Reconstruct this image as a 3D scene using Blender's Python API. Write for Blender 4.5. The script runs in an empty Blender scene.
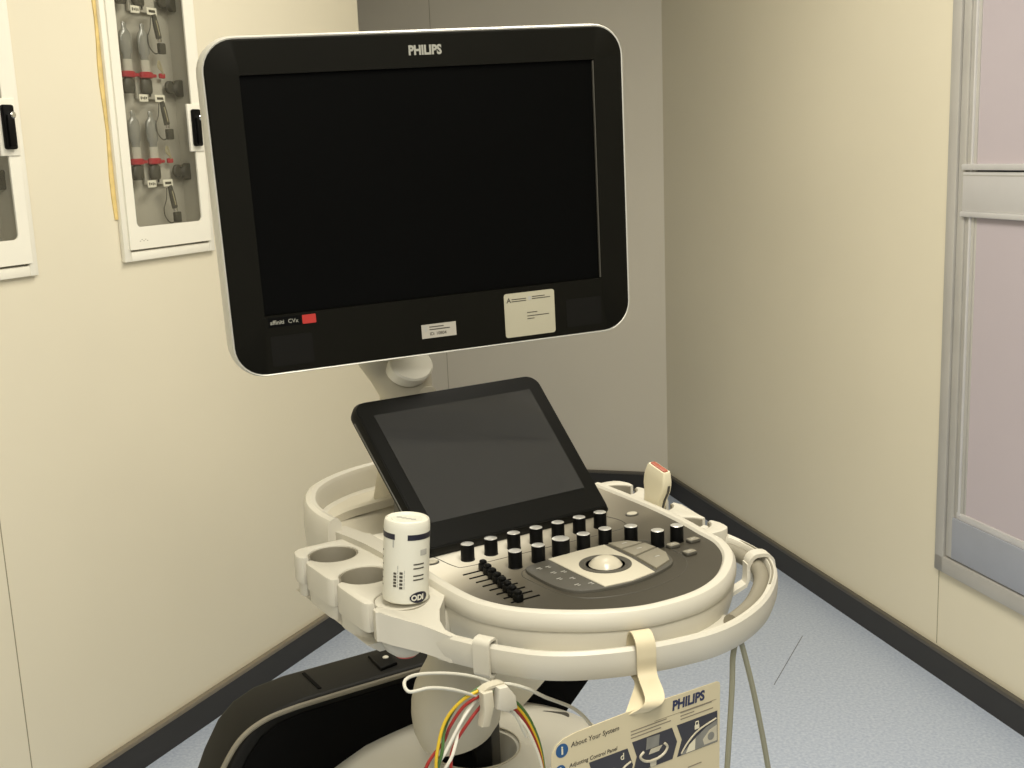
import bpy, bmesh, math, random
from mathutils import Matrix, Vector
random.seed(4)
SC = bpy.context.scene
COL = SC.collection
PI = math.pi
R = math.radians

# ------------------------------------------------------------------ materials
def s2l(c):
    return tuple((x / 12.92 if x <= .04045 else ((x + .055) / 1.055) ** 2.4) for x in c)

def rgb(r, g, b):
    return s2l((r / 255, g / 255, b / 255)) + (1.0,)

def mat(name, col, rough=.5, metal=0., spec=.5, var=.04, scale=8., bump=0., bscale=200., coat=0., emit=None):
    m = bpy.data.materials.new(name)
    m.use_nodes = True
    nt = m.node_tree
    b = nt.nodes['Principled BSDF']
    b.inputs['Roughness'].default_value = rough
    b.inputs['Metallic'].default_value = metal
    b.inputs['Specular IOR Level'].default_value = spec
    b.inputs['Coat Weight'].default_value = coat
    tc = nt.nodes.new('ShaderNodeTexCoord')
    nz = nt.nodes.new('ShaderNodeTexNoise')
    nz.inputs['Scale'].default_value = scale
    nz.inputs['Detail'].default_value = 4
    nt.links.new(tc.outputs['Object'], nz.inputs['Vector'])
    rp = nt.nodes.new('ShaderNodeValToRGB')
    c = rgb(*col)
    rp.color_ramp.elements[0].position = .3
    rp.color_ramp.elements[1].position = .7
    rp.color_ramp.elements[0].color = tuple(x * (1 - var) for x in c[:3]) + (1,)
    rp.color_ramp.elements[1].color = tuple(min(1, x * (1 + var)) for x in c[:3]) + (1,)
    nt.links.new(nz.outputs['Fac'], rp.inputs['Fac'])
    nt.links.new(rp.outputs['Color'], b.inputs['Base Color'])
    if bump:
        n2 = nt.nodes.new('ShaderNodeTexNoise')
        n2.inputs['Scale'].default_value = bscale
        nt.links.new(tc.outputs['Object'], n2.inputs['Vector'])
        bp = nt.nodes.new('ShaderNodeBump')
        bp.inputs['Strength'].default_value = bump
        bp.inputs['Distance'].default_value = .002
        nt.links.new(n2.outputs['Fac'], bp.inputs['Height'])
        nt.links.new(bp.outputs['Normal'], b.inputs['Normal'])
    return m

M = {}
M['wall'] = mat('wall cream laminate', (225, 217, 193), .45, var=.03, scale=1.3, spec=.35, bump=.03, bscale=60)
M['wall_far'] = mat('wall laminate dimmed tone', (214, 207, 190), .45, var=.03, scale=1.3, spec=.35)  # same laminate as the other walls, weaker far light put into its colour
M['seam'] = mat('panel seam', (150, 142, 118), .8)
M['base'] = mat('black skirting', (48, 47, 46), .5, spec=.4)
M['strip'] = mat('tan cap strip', (126, 117, 100), .6)
M['strip2'] = mat('dark cap strip', (84, 79, 70), .5)
M['cab'] = mat('white cabinet enamel', (238, 234, 218), .35, var=.015)
M['cab_in'] = mat('cabinet grey interior', (182, 178, 166), .7, var=.08)
M['sealant'] = mat('yellowed sealant', (222, 196, 128), .6, var=.15, scale=30)
M['cream'] = mat('machine cream plastic', (196, 191, 175), .42, var=.015, bump=.02, bscale=500)
M['cream2'] = mat('machine warm grey plastic', (190, 183, 162), .48, var=.015)
M['white_pl'] = mat('machine white plastic', (226, 222, 206), .35, var=.01)
M['grey_pl'] = mat('grey rubber liner', (126, 120, 103), .6)
M['dk_grey'] = mat('dark grey plastic', (74, 71, 62), .5)
M['ball'] = mat('trackball pale resin', (186, 179, 158), .22)
M['silver'] = mat('monitor silver rim', (206, 203, 190), .35, metal=0.2)
M['bezel'] = mat('monitor black bezel', (16, 15, 9), .65, spec=.1, var=.08)
M['bezel2'] = mat('speaker mesh black', (17, 16, 12), .7, spec=.15)
M['screen'] = mat('dark display glass', (6, 6, 5), .35, spec=.1)
M['tab_b'] = mat('touchscreen black frame', (12, 12, 9), .45, spec=.14)
M['tab_s'] = mat('touchscreen grey display', (47, 47, 46), .08, spec=.55, var=.01)
M['black'] = mat('black plastic', (7, 7, 6), .5, spec=.15)
M['blackg'] = mat('black satin moulded plastic', (17, 16, 11), .55, spec=.22, var=.1)
M['blackm'] = mat('matt black panel', (6, 6, 5), .8, spec=.1)
M['alu'] = mat('brushed aluminium knob top', (222, 220, 212), .28, metal=.6)
M['logo'] = mat('grey lettering', (150, 148, 135), .5)
M['logob'] = mat('navy lettering', (38, 44, 74), .5)
M['txt'] = mat('dark print', (70, 66, 56), .6)
M['txtl'] = mat('pale print', (170, 168, 158), .6)
M['stk'] = mat('pale sticker paper', (178, 172, 148), .5)
M['stk2'] = mat('silver sticker', (176, 170, 156), .4)
M['red'] = mat('red plastic', (176, 52, 44), .4)
M['redv'] = mat('red valve collar', (168, 40, 52), .4)
M['lens'] = mat('terracotta probe lens', (158, 84, 62), .45)
M['probe'] = mat('probe ivory plastic', (226, 217, 186), .4)
M['yellow'] = mat('yellow cable', (205, 172, 40), .45)
M['green'] = mat('green cable', (70, 104, 52), .45)
M['redc'] = mat('dark red cable', (140, 34, 26), .45)
M['whitec'] = mat('white cable', (222, 218, 202), .45)
M['greyc'] = mat('pale grey cable', (196, 193, 178), .45)
M['olive'] = mat('grey green cable', (142, 140, 118), .5)
M['strap'] = mat('cream webbing strap', (200, 188, 156), .6)
M['card'] = mat('cream laminated card', (200, 188, 154), .35, var=.02)
M['cardw'] = mat('card cream line', (216, 208, 180), .4)
M['cardd'] = mat('card photo dark', (52, 51, 56), .4)
M['cardg'] = mat('card photo grey', (128, 126, 116), .4, var=.15, scale=60)
M['cardl'] = mat('card photo light', (188, 180, 156), .4, var=.1, scale=60)
M['blue'] = mat('info badge blue', (32, 78, 122), .4)
M['can'] = mat('white plastic tub', (214, 211, 194), .4, var=.015)
M['canb'] = mat('navy print', (28, 27, 42), .45)
M['frame'] = mat('window aluminium painted', (186, 183, 176), .4, metal=.15)
M['frame2'] = mat('window rail bright', (214, 212, 210), .35, metal=.2)
M['frame3'] = mat('window lower rail blue grey', (170, 174, 184), .35, metal=.2)
M['pane'] = mat('frosted mauve pane', (190, 180, 184), .3, spec=.4, var=.02, scale=2)
M['floorseam'] = mat('floor weld seam', (110, 110, 112), .7)
M['gap'] = mat('dark joint', (40, 38, 34), .8)
M['chrome'] = mat('chrome', (200, 200, 196), .15, metal=1)
M['ceil'] = mat('ceiling white', (235, 232, 222), .8)
M['gas'] = mat('dark grey hose fitting', (70, 68, 60), .5)
M['brass'] = mat('pale grey hose sleeve', (160, 152, 124), .4)
M['dome'] = mat('valve smoky dome', (138, 138, 132), .10, spec=.9)

def glass_mat():
    m = bpy.data.materials.new('cabinet door glazing')
    m.use_nodes = True
    nt = m.node_tree
    out = nt.nodes['Material Output']
    nt.nodes.remove(nt.nodes['Principled BSDF'])
    t = nt.nodes.new('ShaderNodeBsdfTransparent')
    t.inputs['Color'].default_value = (.94, .94, .92, 1)
    g = nt.nodes.new('ShaderNodeBsdfGlossy')
    g.inputs['Roughness'].default_value = .05
    lw = nt.nodes.new('ShaderNodeLayerWeight')
    lw.inputs['Blend'].default_value = .5
    f = nt.nodes.new('ShaderNodeValToRGB')
    for i, (p, v) in enumerate(((.4, .04), (.8, .12), (1., .9))):
        e = f.color_ramp.elements[i] if i < 2 else f.color_ramp.elements.new(p)
        e.position = p; e.color = (v, v, v, 1)
    nt.links.new(lw.outputs['Facing'], f.inputs[0])
    x = nt.nodes.new('ShaderNodeMixShader')
    nt.links.new(f.outputs[0], x.inputs[0])
    nt.links.new(t.outputs[0], x.inputs[1])
    nt.links.new(g.outputs[0], x.inputs[2])
    nt.links.new(x.outputs[0], out.inputs['Surface'])
    return m
M['glass'] = glass_mat()

def floor_mat():
    m = mat('blue grey speckled vinyl', (172, 176, 182), .42, spec=.35, var=.0)
    nt = m.node_tree
    b = nt.nodes['Principled BSDF']
    tc = [n for n in nt.nodes if n.type == 'TEX_COORD'][0]
    def noise(scale, lo, hi, c0, c1):
        n = nt.nodes.new('ShaderNodeTexNoise')
        n.inputs['Scale'].default_value = scale
        n.inputs['Detail'].default_value = 3
        nt.links.new(tc.outputs['Object'], n.inputs['Vector'])
        r = nt.nodes.new('ShaderNodeValToRGB')
        r.color_ramp.elements[0].position = lo
        r.color_ramp.elements[1].position = hi
        r.color_ramp.elements[0].color = c0
        r.color_ramp.elements[1].color = c1
        nt.links.new(n.outputs['Fac'], r.inputs['Fac'])
        return r
    a = noise(125, .3, .7, rgb(164, 175, 194), rgb(192, 200, 212))
    c = noise(330, .62, .70, (1, 1, 1, 1), (.86, .87, .90, 1))
    mx = nt.nodes.new('ShaderNodeMixRGB')
    mx.blend_type = 'MULTIPLY'
    mx.inputs['Fac'].default_value = 1
    nt.links.new(a.outputs[0], mx.inputs[1])
    nt.links.new(c.outputs[0], mx.inputs[2])
    nt.links.new(mx.outputs[0], b.inputs['Base Color'])
    return m
M['floor'] = floor_mat()

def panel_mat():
    # colour fade across the control panel: pale silver at upper left, dark grey round the front
    m = mat('control panel colour fade', (150, 144, 128), .42, spec=.35)
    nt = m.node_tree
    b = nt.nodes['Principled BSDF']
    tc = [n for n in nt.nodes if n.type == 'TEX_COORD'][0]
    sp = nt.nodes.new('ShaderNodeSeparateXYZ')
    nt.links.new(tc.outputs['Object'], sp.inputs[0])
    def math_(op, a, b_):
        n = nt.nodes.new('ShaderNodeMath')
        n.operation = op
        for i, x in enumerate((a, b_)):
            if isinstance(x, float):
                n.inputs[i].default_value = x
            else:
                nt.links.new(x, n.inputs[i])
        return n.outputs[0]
    # the colour darkens toward the front and toward the right hand side
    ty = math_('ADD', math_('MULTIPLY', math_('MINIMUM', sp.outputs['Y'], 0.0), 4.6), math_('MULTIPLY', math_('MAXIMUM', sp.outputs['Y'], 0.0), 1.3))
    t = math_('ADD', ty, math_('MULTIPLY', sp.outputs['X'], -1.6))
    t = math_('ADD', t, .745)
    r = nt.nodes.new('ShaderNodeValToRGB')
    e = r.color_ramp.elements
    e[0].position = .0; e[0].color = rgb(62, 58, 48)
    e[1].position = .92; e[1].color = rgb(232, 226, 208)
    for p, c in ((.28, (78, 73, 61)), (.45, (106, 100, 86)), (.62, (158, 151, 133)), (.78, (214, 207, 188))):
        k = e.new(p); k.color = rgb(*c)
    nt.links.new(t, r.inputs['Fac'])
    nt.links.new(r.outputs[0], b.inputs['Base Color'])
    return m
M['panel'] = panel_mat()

# ------------------------------------------------------------------ mesh builder
def T(x, y, z): return Matrix.Translation((x, y, z))
def RX(a): return Matrix.Rotation(a, 4, 'X')
def RY(a): return Matrix.Rotation(a, 4, 'Y')
def RZ(a): return Matrix.Rotation(a, 4, 'Z')
def frame(o, x, y, z):
    x, y, z, o = Vector(x), Vector(y), Vector(z), Vector(o)
    return Matrix(((x.x, y.x, z.x, o.x), (x.y, y.y, z.y, o.y), (x.z, y.z, z.z, o.z), (0, 0, 0, 1)))
I4 = Matrix.Identity(4)

def crom(pts, n=8, closed=False):
    P = [Vector(p) for p in pts]
    out = []
    N = len(P)
    rng = range(N if closed else N - 1)
    for i in rng:
        p1, p2 = P[i], P[(i + 1) % N]
        p0 = P[i - 1] if (closed or i > 0) else p1 * 2 - p2
        p3 = P[(i + 2) % N] if (closed or i + 2 < N) else p2 * 2 - p1
        for k in range(n):
            t = k / n
            out.append(.5 * ((2 * p1) + (p2 - p0) * t + (2 * p0 - 5 * p1 + 4 * p2 - p3) * t * t + (3 * p1 - p0 - 3 * p2 + p3) * t ** 3))
    if not closed:
        out.append(P[-1])
    return out

def rrect(w, h, r, n=6, cx=0, cy=0):
    pts = []
    for sx, sy, a0 in ((1, 1, 0), (-1, 1, 90), (-1, -1, 180), (1, -1, 270)):
        for k in range(n + 1):
            a = R(a0 + 90 * k / n)
            pts.append((cx + sx * (w / 2 - r) + r * math.cos(a), cy + sy * (h / 2 - r) + r * math.sin(a)))
    return pts

class MB:
    def __init__(s):
        s.v = []; s.f = []; s.mi = []; s.mats = []
    def _m(s, m):
        if m not in s.mats: s.mats.append(m)
        return s.mats.index(m)
    def raw(s, verts, faces, m, X=I4):
        o = len(s.v); i = s._m(m)
        s.v += [X @ Vector(p) for p in verts]
        for f in faces:
            s.f.append([o + k for k in f]); s.mi.append(i)
    def bm(s, bm, m, X=I4):
        bm.verts.ensure_lookup_table(); bm.verts.index_update()
        s.raw([v.co.copy() for v in bm.verts], [[v.index for v in f.verts] for f in bm.faces], m, X)
        bm.free()
    def box(s, c, d, m, bev=0., X=I4, seg=2):
        b = bmesh.new()
        bmesh.ops.create_cube(b, size=1)
        for v in b.verts: v.co = Vector((v.co.x * d[0], v.co.y * d[1], v.co.z * d[2]))
        if bev: bmesh.ops.bevel(b, geom=b.edges[:], offset=bev, segments=seg, affect='EDGES', profile=.5)
        s.bm(b, m, X @ T(*c))
    def prism(s, poly, z0, z1, m, bev=0., X=I4, seg=2, top_only=False):
        b = bmesh.new()
        vs = [b.verts.new((p[0], p[1], z0)) for p in poly]
        f = b.faces.new(vs)
        f.normal_update()
        if f.normal.z > 0: f.normal_flip()
        r = bmesh.ops.extrude_face_region(b, geom=[f])
        for v in [g for g in r['geom'] if isinstance(g, bmesh.types.BMVert)]: v.co.z = z1
        bmesh.ops.recalc_face_normals(b, faces=b.faces[:])
        if bev:
            es = [e for e in b.edges if abs(e.verts[0].co.z - e.verts[1].co.z) < 1e-7 and (not top_only or e.verts[0].co.z > (z0 + z1) / 2)]
            bmesh.ops.bevel(b, geom=es, offset=bev, segments=seg, affect='EDGES', profile=.5)
        s.bm(b, m, X)
    def rings(s, rings, m, X=I4, cap0=True, cap1=True, closed=True, loop=False):
        n = len(rings[0]); v = []; f = []
        for r in rings: v += list(r)
        k = len(rings)
        for i in range(k if loop else k - 1):
            a, b_ = i * n, ((i + 1) % k) * n
            for j in range(n if closed else n - 1):
                j2 = (j + 1) % n
                f.append((a + j, a + j2, b_ + j2, b_ + j))
        if not loop:
            if cap0: f.append(tuple(range(n))[::-1])
            if cap1: f.append(tuple(range((k - 1) * n, k * n)))
        s.raw(v, f, m, X)
    def tube(s, path, r, m, seg=10, X=I4, closed=False, cap=True):
        P = [Vector(p) for p in path]; rings = []; N = len(P); up = None
        for i, p in enumerate(P):
            if closed: t = P[(i + 1) % N] - P[i - 1]
            else: t = P[min(i + 1, N - 1)] - P[max(i - 1, 0)]
            t.normalize()
            if up is None:
                up = Vector((0, 0, 1)) if abs(t.z) < .9 else Vector((1, 0, 0))
            a = t.cross(up)
            if a.length < 1e-6: a = t.orthogonal()
            a.normalize(); up = a.cross(t).normalized()
            rr = r[i] if isinstance(r, (list, tuple)) else r
            rings.append([p + (a * math.cos(2 * PI * k / seg) + up * math.sin(2 * PI * k / seg)) * rr for k in range(seg)])
        s.rings(rings, m, X, cap, cap, loop=closed)
    def sweep(s, path, prof, m, X=I4, closed=False, caps=True):
        """path: (x, y) or (x, y, z) in plan; prof: (n, z); n is to the right of travel"""
        P = [Vector((p[0], p[1], p[2] if len(p) > 2 else 0)) for p in path]; N = len(P); rings = []
        for i, p in enumerate(P):
            if closed: t = P[(i + 1) % N] - P[i - 1]
            else: t = P[min(i + 1, N - 1)] - P[max(i - 1, 0)]
            t.z = 0; t.normalize()
            n = Vector((t.y, -t.x, 0))
            rings.append([p + n * a + Vector((0, 0, z)) for a, z in (prof(i / (N - 1)) if callable(prof) else prof)])
        s.rings(rings, m, X, caps, caps, loop=closed)
    def lathe(s, prof, m, X=I4, seg=32, sx=1, sy=1, cap0=True, cap1=True):
        rings = [[Vector((r * math.cos(2 * PI * k / seg) * sx, r * math.sin(2 * PI * k / seg) * sy, z)) for k in range(seg)] for r, z in prof]
        s.rings(rings, m, X, cap0, cap1)
    def ribbon(s, path, wdir, w, th, m, X=I4):
        """a strap: path points, its width along wdir, thickness th"""
        P = [Vector(p) for p in path]; wd = Vector(wdir).normalized(); rings = []; N = len(P)
        for i, p in enumerate(P):
            t = (P[min(i + 1, N - 1)] - P[max(i - 1, 0)]).normalized()
            n = t.cross(wd).normalized()
            rings.append([p + wd * w / 2 + n * th / 2, p - wd * w / 2 + n * th / 2, p - wd * w / 2 - n * th / 2, p + wd * w / 2 - n * th / 2])
        s.rings(rings, m, X)
    def text(s, body, size, m, X=I4, align='CENTER', bold=0., ext=.0002, fn=None, shear=0., sx=1.):
        cu = bpy.data.curves.new('t', 'FONT')
        cu.body = body; cu.size = size; cu.align_x = align; cu.align_y = 'CENTER'
        cu.offset = bold; cu.extrude = ext; cu.shear = shear; cu.resolution_u = 3
        o = bpy.data.objects.new('t', cu); COL.objects.link(o)
        dg = bpy.context.evaluated_depsgraph_get()
        me = bpy.data.meshes.new_from_object(o.evaluated_get(dg))
        vs = [Vector((v.co.x * sx, v.co.y, v.co.z)) for v in me.vertices]
        if fn: vs = [fn(v) for v in vs]
        s.raw(vs, [list(p.vertices) for p in me.polygons], m, X)
        bpy.data.objects.remove(o); bpy.data.curves.remove(cu); bpy.data.meshes.remove(me)
    def build(s, name, parent=None, X=None, angle=35, smooth=True, fix=True):
        me = bpy.data.meshes.new(name)
        me.from_pydata([tuple(p) for p in s.v], [], s.f)
        for m in s.mats: me.materials.append(m)
        me.polygons.foreach_set('material_index', s.mi)
        if fix:
            b = bmesh.new(); b.from_mesh(me)
            bmesh.ops.recalc_face_normals(b, faces=b.faces[:])
            b.to_mesh(me); b.free()
        if smooth:
            me.polygons.foreach_set('use_smooth', [True] * len(me.polygons))
            me.set_sharp_from_angle(angle=R(angle))
        me.update()
        o = bpy.data.objects.new(name, me); COL.objects.link(o)
        if parent: o.parent = parent
        if X is not None: o.matrix_local = X
        return o

def tag(o, label=None, cat=None, group=None, kind=None):
    for k, v in (('label', label), ('category', cat), ('group', group), ('kind', kind)):
        if v: o[k] = v
    return o
def thing(name, X, label, cat, group=None):
    o = bpy.data.objects.new(name, None); COL.objects.link(o)
    o.empty_display_size = .05
    o.matrix_world = X
    return tag(o, label, cat, group)
def copy_part(src, parent, X):
    c = src.copy(); COL.objects.link(c); c.parent = parent; c.matrix_local = X
    return c

# ------------------------------------------------------------------ camera
F, H = 1160.0, 1.45
dn = Vector((745 - 512, 6200 - 384, F)).normalized()
fw = Vector((0, 0, 1)); fy = (fw - dn * fw.dot(dn)).normalized(); fx = dn.cross(fy)
Rw = Matrix((fx, fy, -dn))                       # camera (x right, y down, z forward) -> world
cx, cy, cz = Rw @ Vector((1, 0, 0)), Rw @ Vector((0, -1, 0)), Rw @ Vector((0, 0, -1))
cam = bpy.data.cameras.new('camera')
cam.sensor_fit = 'HORIZONTAL'; cam.sensor_width = 36; cam.lens = 36 * F / 1024
cam.clip_start = .02
co = bpy.data.objects.new('camera', cam); COL.objects.link(co)
co.matrix_world = frame((0, 0, H), cx, cy, cz)
SC.camera = co

# ------------------------------------------------------------------ room
P0 = Vector((-.94, 2.6247, 0)); P1 = Vector((-.5493, 3.4446, 0)); LD = (P1 - P0).normalized(); LN = Vector((LD.y, -LD.x, 0))
Q0 = Vector((.6447, 4.747, 0)); Q1 = Vector((1.2161, 2.6026, 0)); RD = (Q1 - Q0).normalized(); RN = Vector((RD.y, -RD.x, 0))
BD = Vector((math.cos(R(163)), math.sin(R(163)), 0)); BN = Vector((-BD.y, BD.x, 0))
P0 = P0 - LN * .013; Q0 = Q0 - RN * .013 - RD * .03
ZU = (0, 0, 1)
CH = 2.6
# wall frames: x along the wall, y = height, z = out of the wall into the room
FL = frame(P0, LD, ZU, LN)
FR = frame(Q0, RD, ZU, RN)
FB = frame(Q0, BD, ZU, BN)

def struct(mb, name, parent=None, **k):
    o = mb.build(name, parent, **k)
    if parent is None: o['kind'] = 'structure'
    return o

b = MB(); b.box((0, 2.0, -.05), (7, 8, .1), M['floor']); struct(b, 'floor')
b = MB(); b.box((0, 2.0, CH + .05), (7, 8, .1), M['ceil']); struct(b, 'ceiling')

CAB = [(.1, .43), (-.482, -.152)]                # both wall cabinets, s range
CZ0, CZ1 = 1.233, 2.00
# left wall with the two cabinet openings
b = MB()
S0, S1, TH = -3.2, 1.215, .14
def wb(s0, s1, z0, z1): b.box(((s0 + s1) / 2, (z0 + z1) / 2, -TH / 2), (s1 - s0, z1 - z0, TH), M['wall'], X=FL)
wb(S0, S1, 0, CZ0 + .02); wb(S0, S1, CZ1 - .02, CH)
edges = [S0, CAB[1][0] + .02, CAB[1][1] - .02, CAB[0][0] + .02, CAB[0][1] - .02, S1]
for i in (0, 2, 4): wb(edges[i], edges[i + 1], CZ0 + .02, CZ1 - .02)
b.box((-.317, 1.3, .0002), (.0022, 2.4, .0008), M['seam'], X=FL)
struct(b, 'wall_left')
b = MB(); b.box((1.4, CH / 2, -.05), (4.2, CH, .1), M['wall'], X=FR)
b.box((1.877, .2, .0002), (.0025, .22, .0008), M['seam'], X=FR)
struct(b, 'wall_right')
b = MB(); b.box((1.2, CH / 2, -.05), (2.6, CH, .1), M['wall_far'], X=FB)
b.box((.975, 1.3, .0004), (.002, 2.4, .0008), M['seam'], X=FB)
struct(b, 'wall_back')
def skirting(name, X, s0, s1, h, m='strip'):
    q = MB(); q.box(((s0 + s1) / 2, h / 2 - .006, .006), (s1 - s0, h - .012, .012), M['base'], X=X)
    o = struct(q, name)
    q = MB(); q.box(((s0 + s1) / 2, h - .006, .0075), (s1 - s0, .012, .015), M[m], .002, X=X)
    q.build('cap_strip', o)
skirting('baseboard_left', FL, S0, S1 + .012, .085)
skirting('baseboard_right', FR, 0, 3.43, .085, 'strip2')
skirting('baseboard_back', FB, .0, 2.4, .085, 'strip2')
a = Vector((.8375, 3.2468, .0004)); c = Vector((.6807, 2.9351, .0004))
q = MB(); q.ribbon([a, c], ((c - a).cross(Vector((0, 0, 1)))), .0018, .0006, M['floorseam']); struct(q, 'trim_1')

# window on the right wall
W0, W1, WZ0, WZ1 = 1.876, 2.98, .308, 2.1
q = MB()
def fr(qq, s0, s1, z0, z1, d0, d1, m, bev=.002): qq.box(((s0 + s1) / 2, (z0 + z1) / 2, (d0 + d1) / 2), (s1 - s0, z1 - z0, d1 - d0), m, bev, X=FR)
fr(q, W0, W0 + .036, WZ0, WZ1, -.01, .016, M['frame'])
fr(q, W1 - .036, W1, WZ0, WZ1, -.01, .016, M['frame'])
fr(q, W0, W1, WZ0, WZ0 + .044, -.01, .016, M['frame'])
fr(q, W0, W1, WZ1 - .044, WZ1, -.01, .016, M['frame'])
win = struct(q, 'window_1')
q = MB(); fr(q, W0 + .03, W1 - .03, WZ0 + .03, WZ1 - .03, -.02, .002, M['gap'], 0); q.build('window_joint', win)
q = MB()
fr(q, W0 + .039, W0 + .066, WZ0 + .048, WZ1 - .05, 0, .011, M['frame'])
fr(q, W0 + .066, W0 + .10, WZ0 + .16, WZ1 - .05, 0, .007, M['frame'])
fr(q, W0 + .084, W0 + .09, WZ0 + .17, WZ1 - .05, 0, .012, M['frame2'])
fr(q, W0 + .100, W0 + .108, WZ0 + .17, 1.25, 0, .0055, M['frame'])
q.build('stile', win)
q = MB(); fr(q, W0 + .064, W1 - .04, WZ0 + .048, .468, 0, .012, M['frame3']); fr(q, W0 + .075, W1 - .04, .468, .487, 0, .008, M['frame2'])
q.build('lower_rail', win)
q = MB()
fr(q, W0 + .06, W1 - .04, 1.264, 1.360, 0, .014, M['frame2'])
fr(q, W0 + .06, W1 - .04, 1.250, 1.264, 0, .020, M['frame2'], .003)
fr(q, W0 + .06, W1 - .04, 1.364, 1.379, 0, .020, M['frame2'], .003)
fr(q, W0 + .06, W1 - .04, 1.350, 1.353, .01, .0146, M['frame'], 0)
q.build('transom', win)
q = MB(); fr(q, W0 + .098, W1 - .04, .485, 1.252, 0, .004, M['pane'], 0); q.build('lower_pane', win)
q = MB(); fr(q, W0 + .09, W1 - .04, 1.377, WZ1 - .05, 0, .004, M['pane'], 0); q.build('upper_pane', win)

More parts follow.
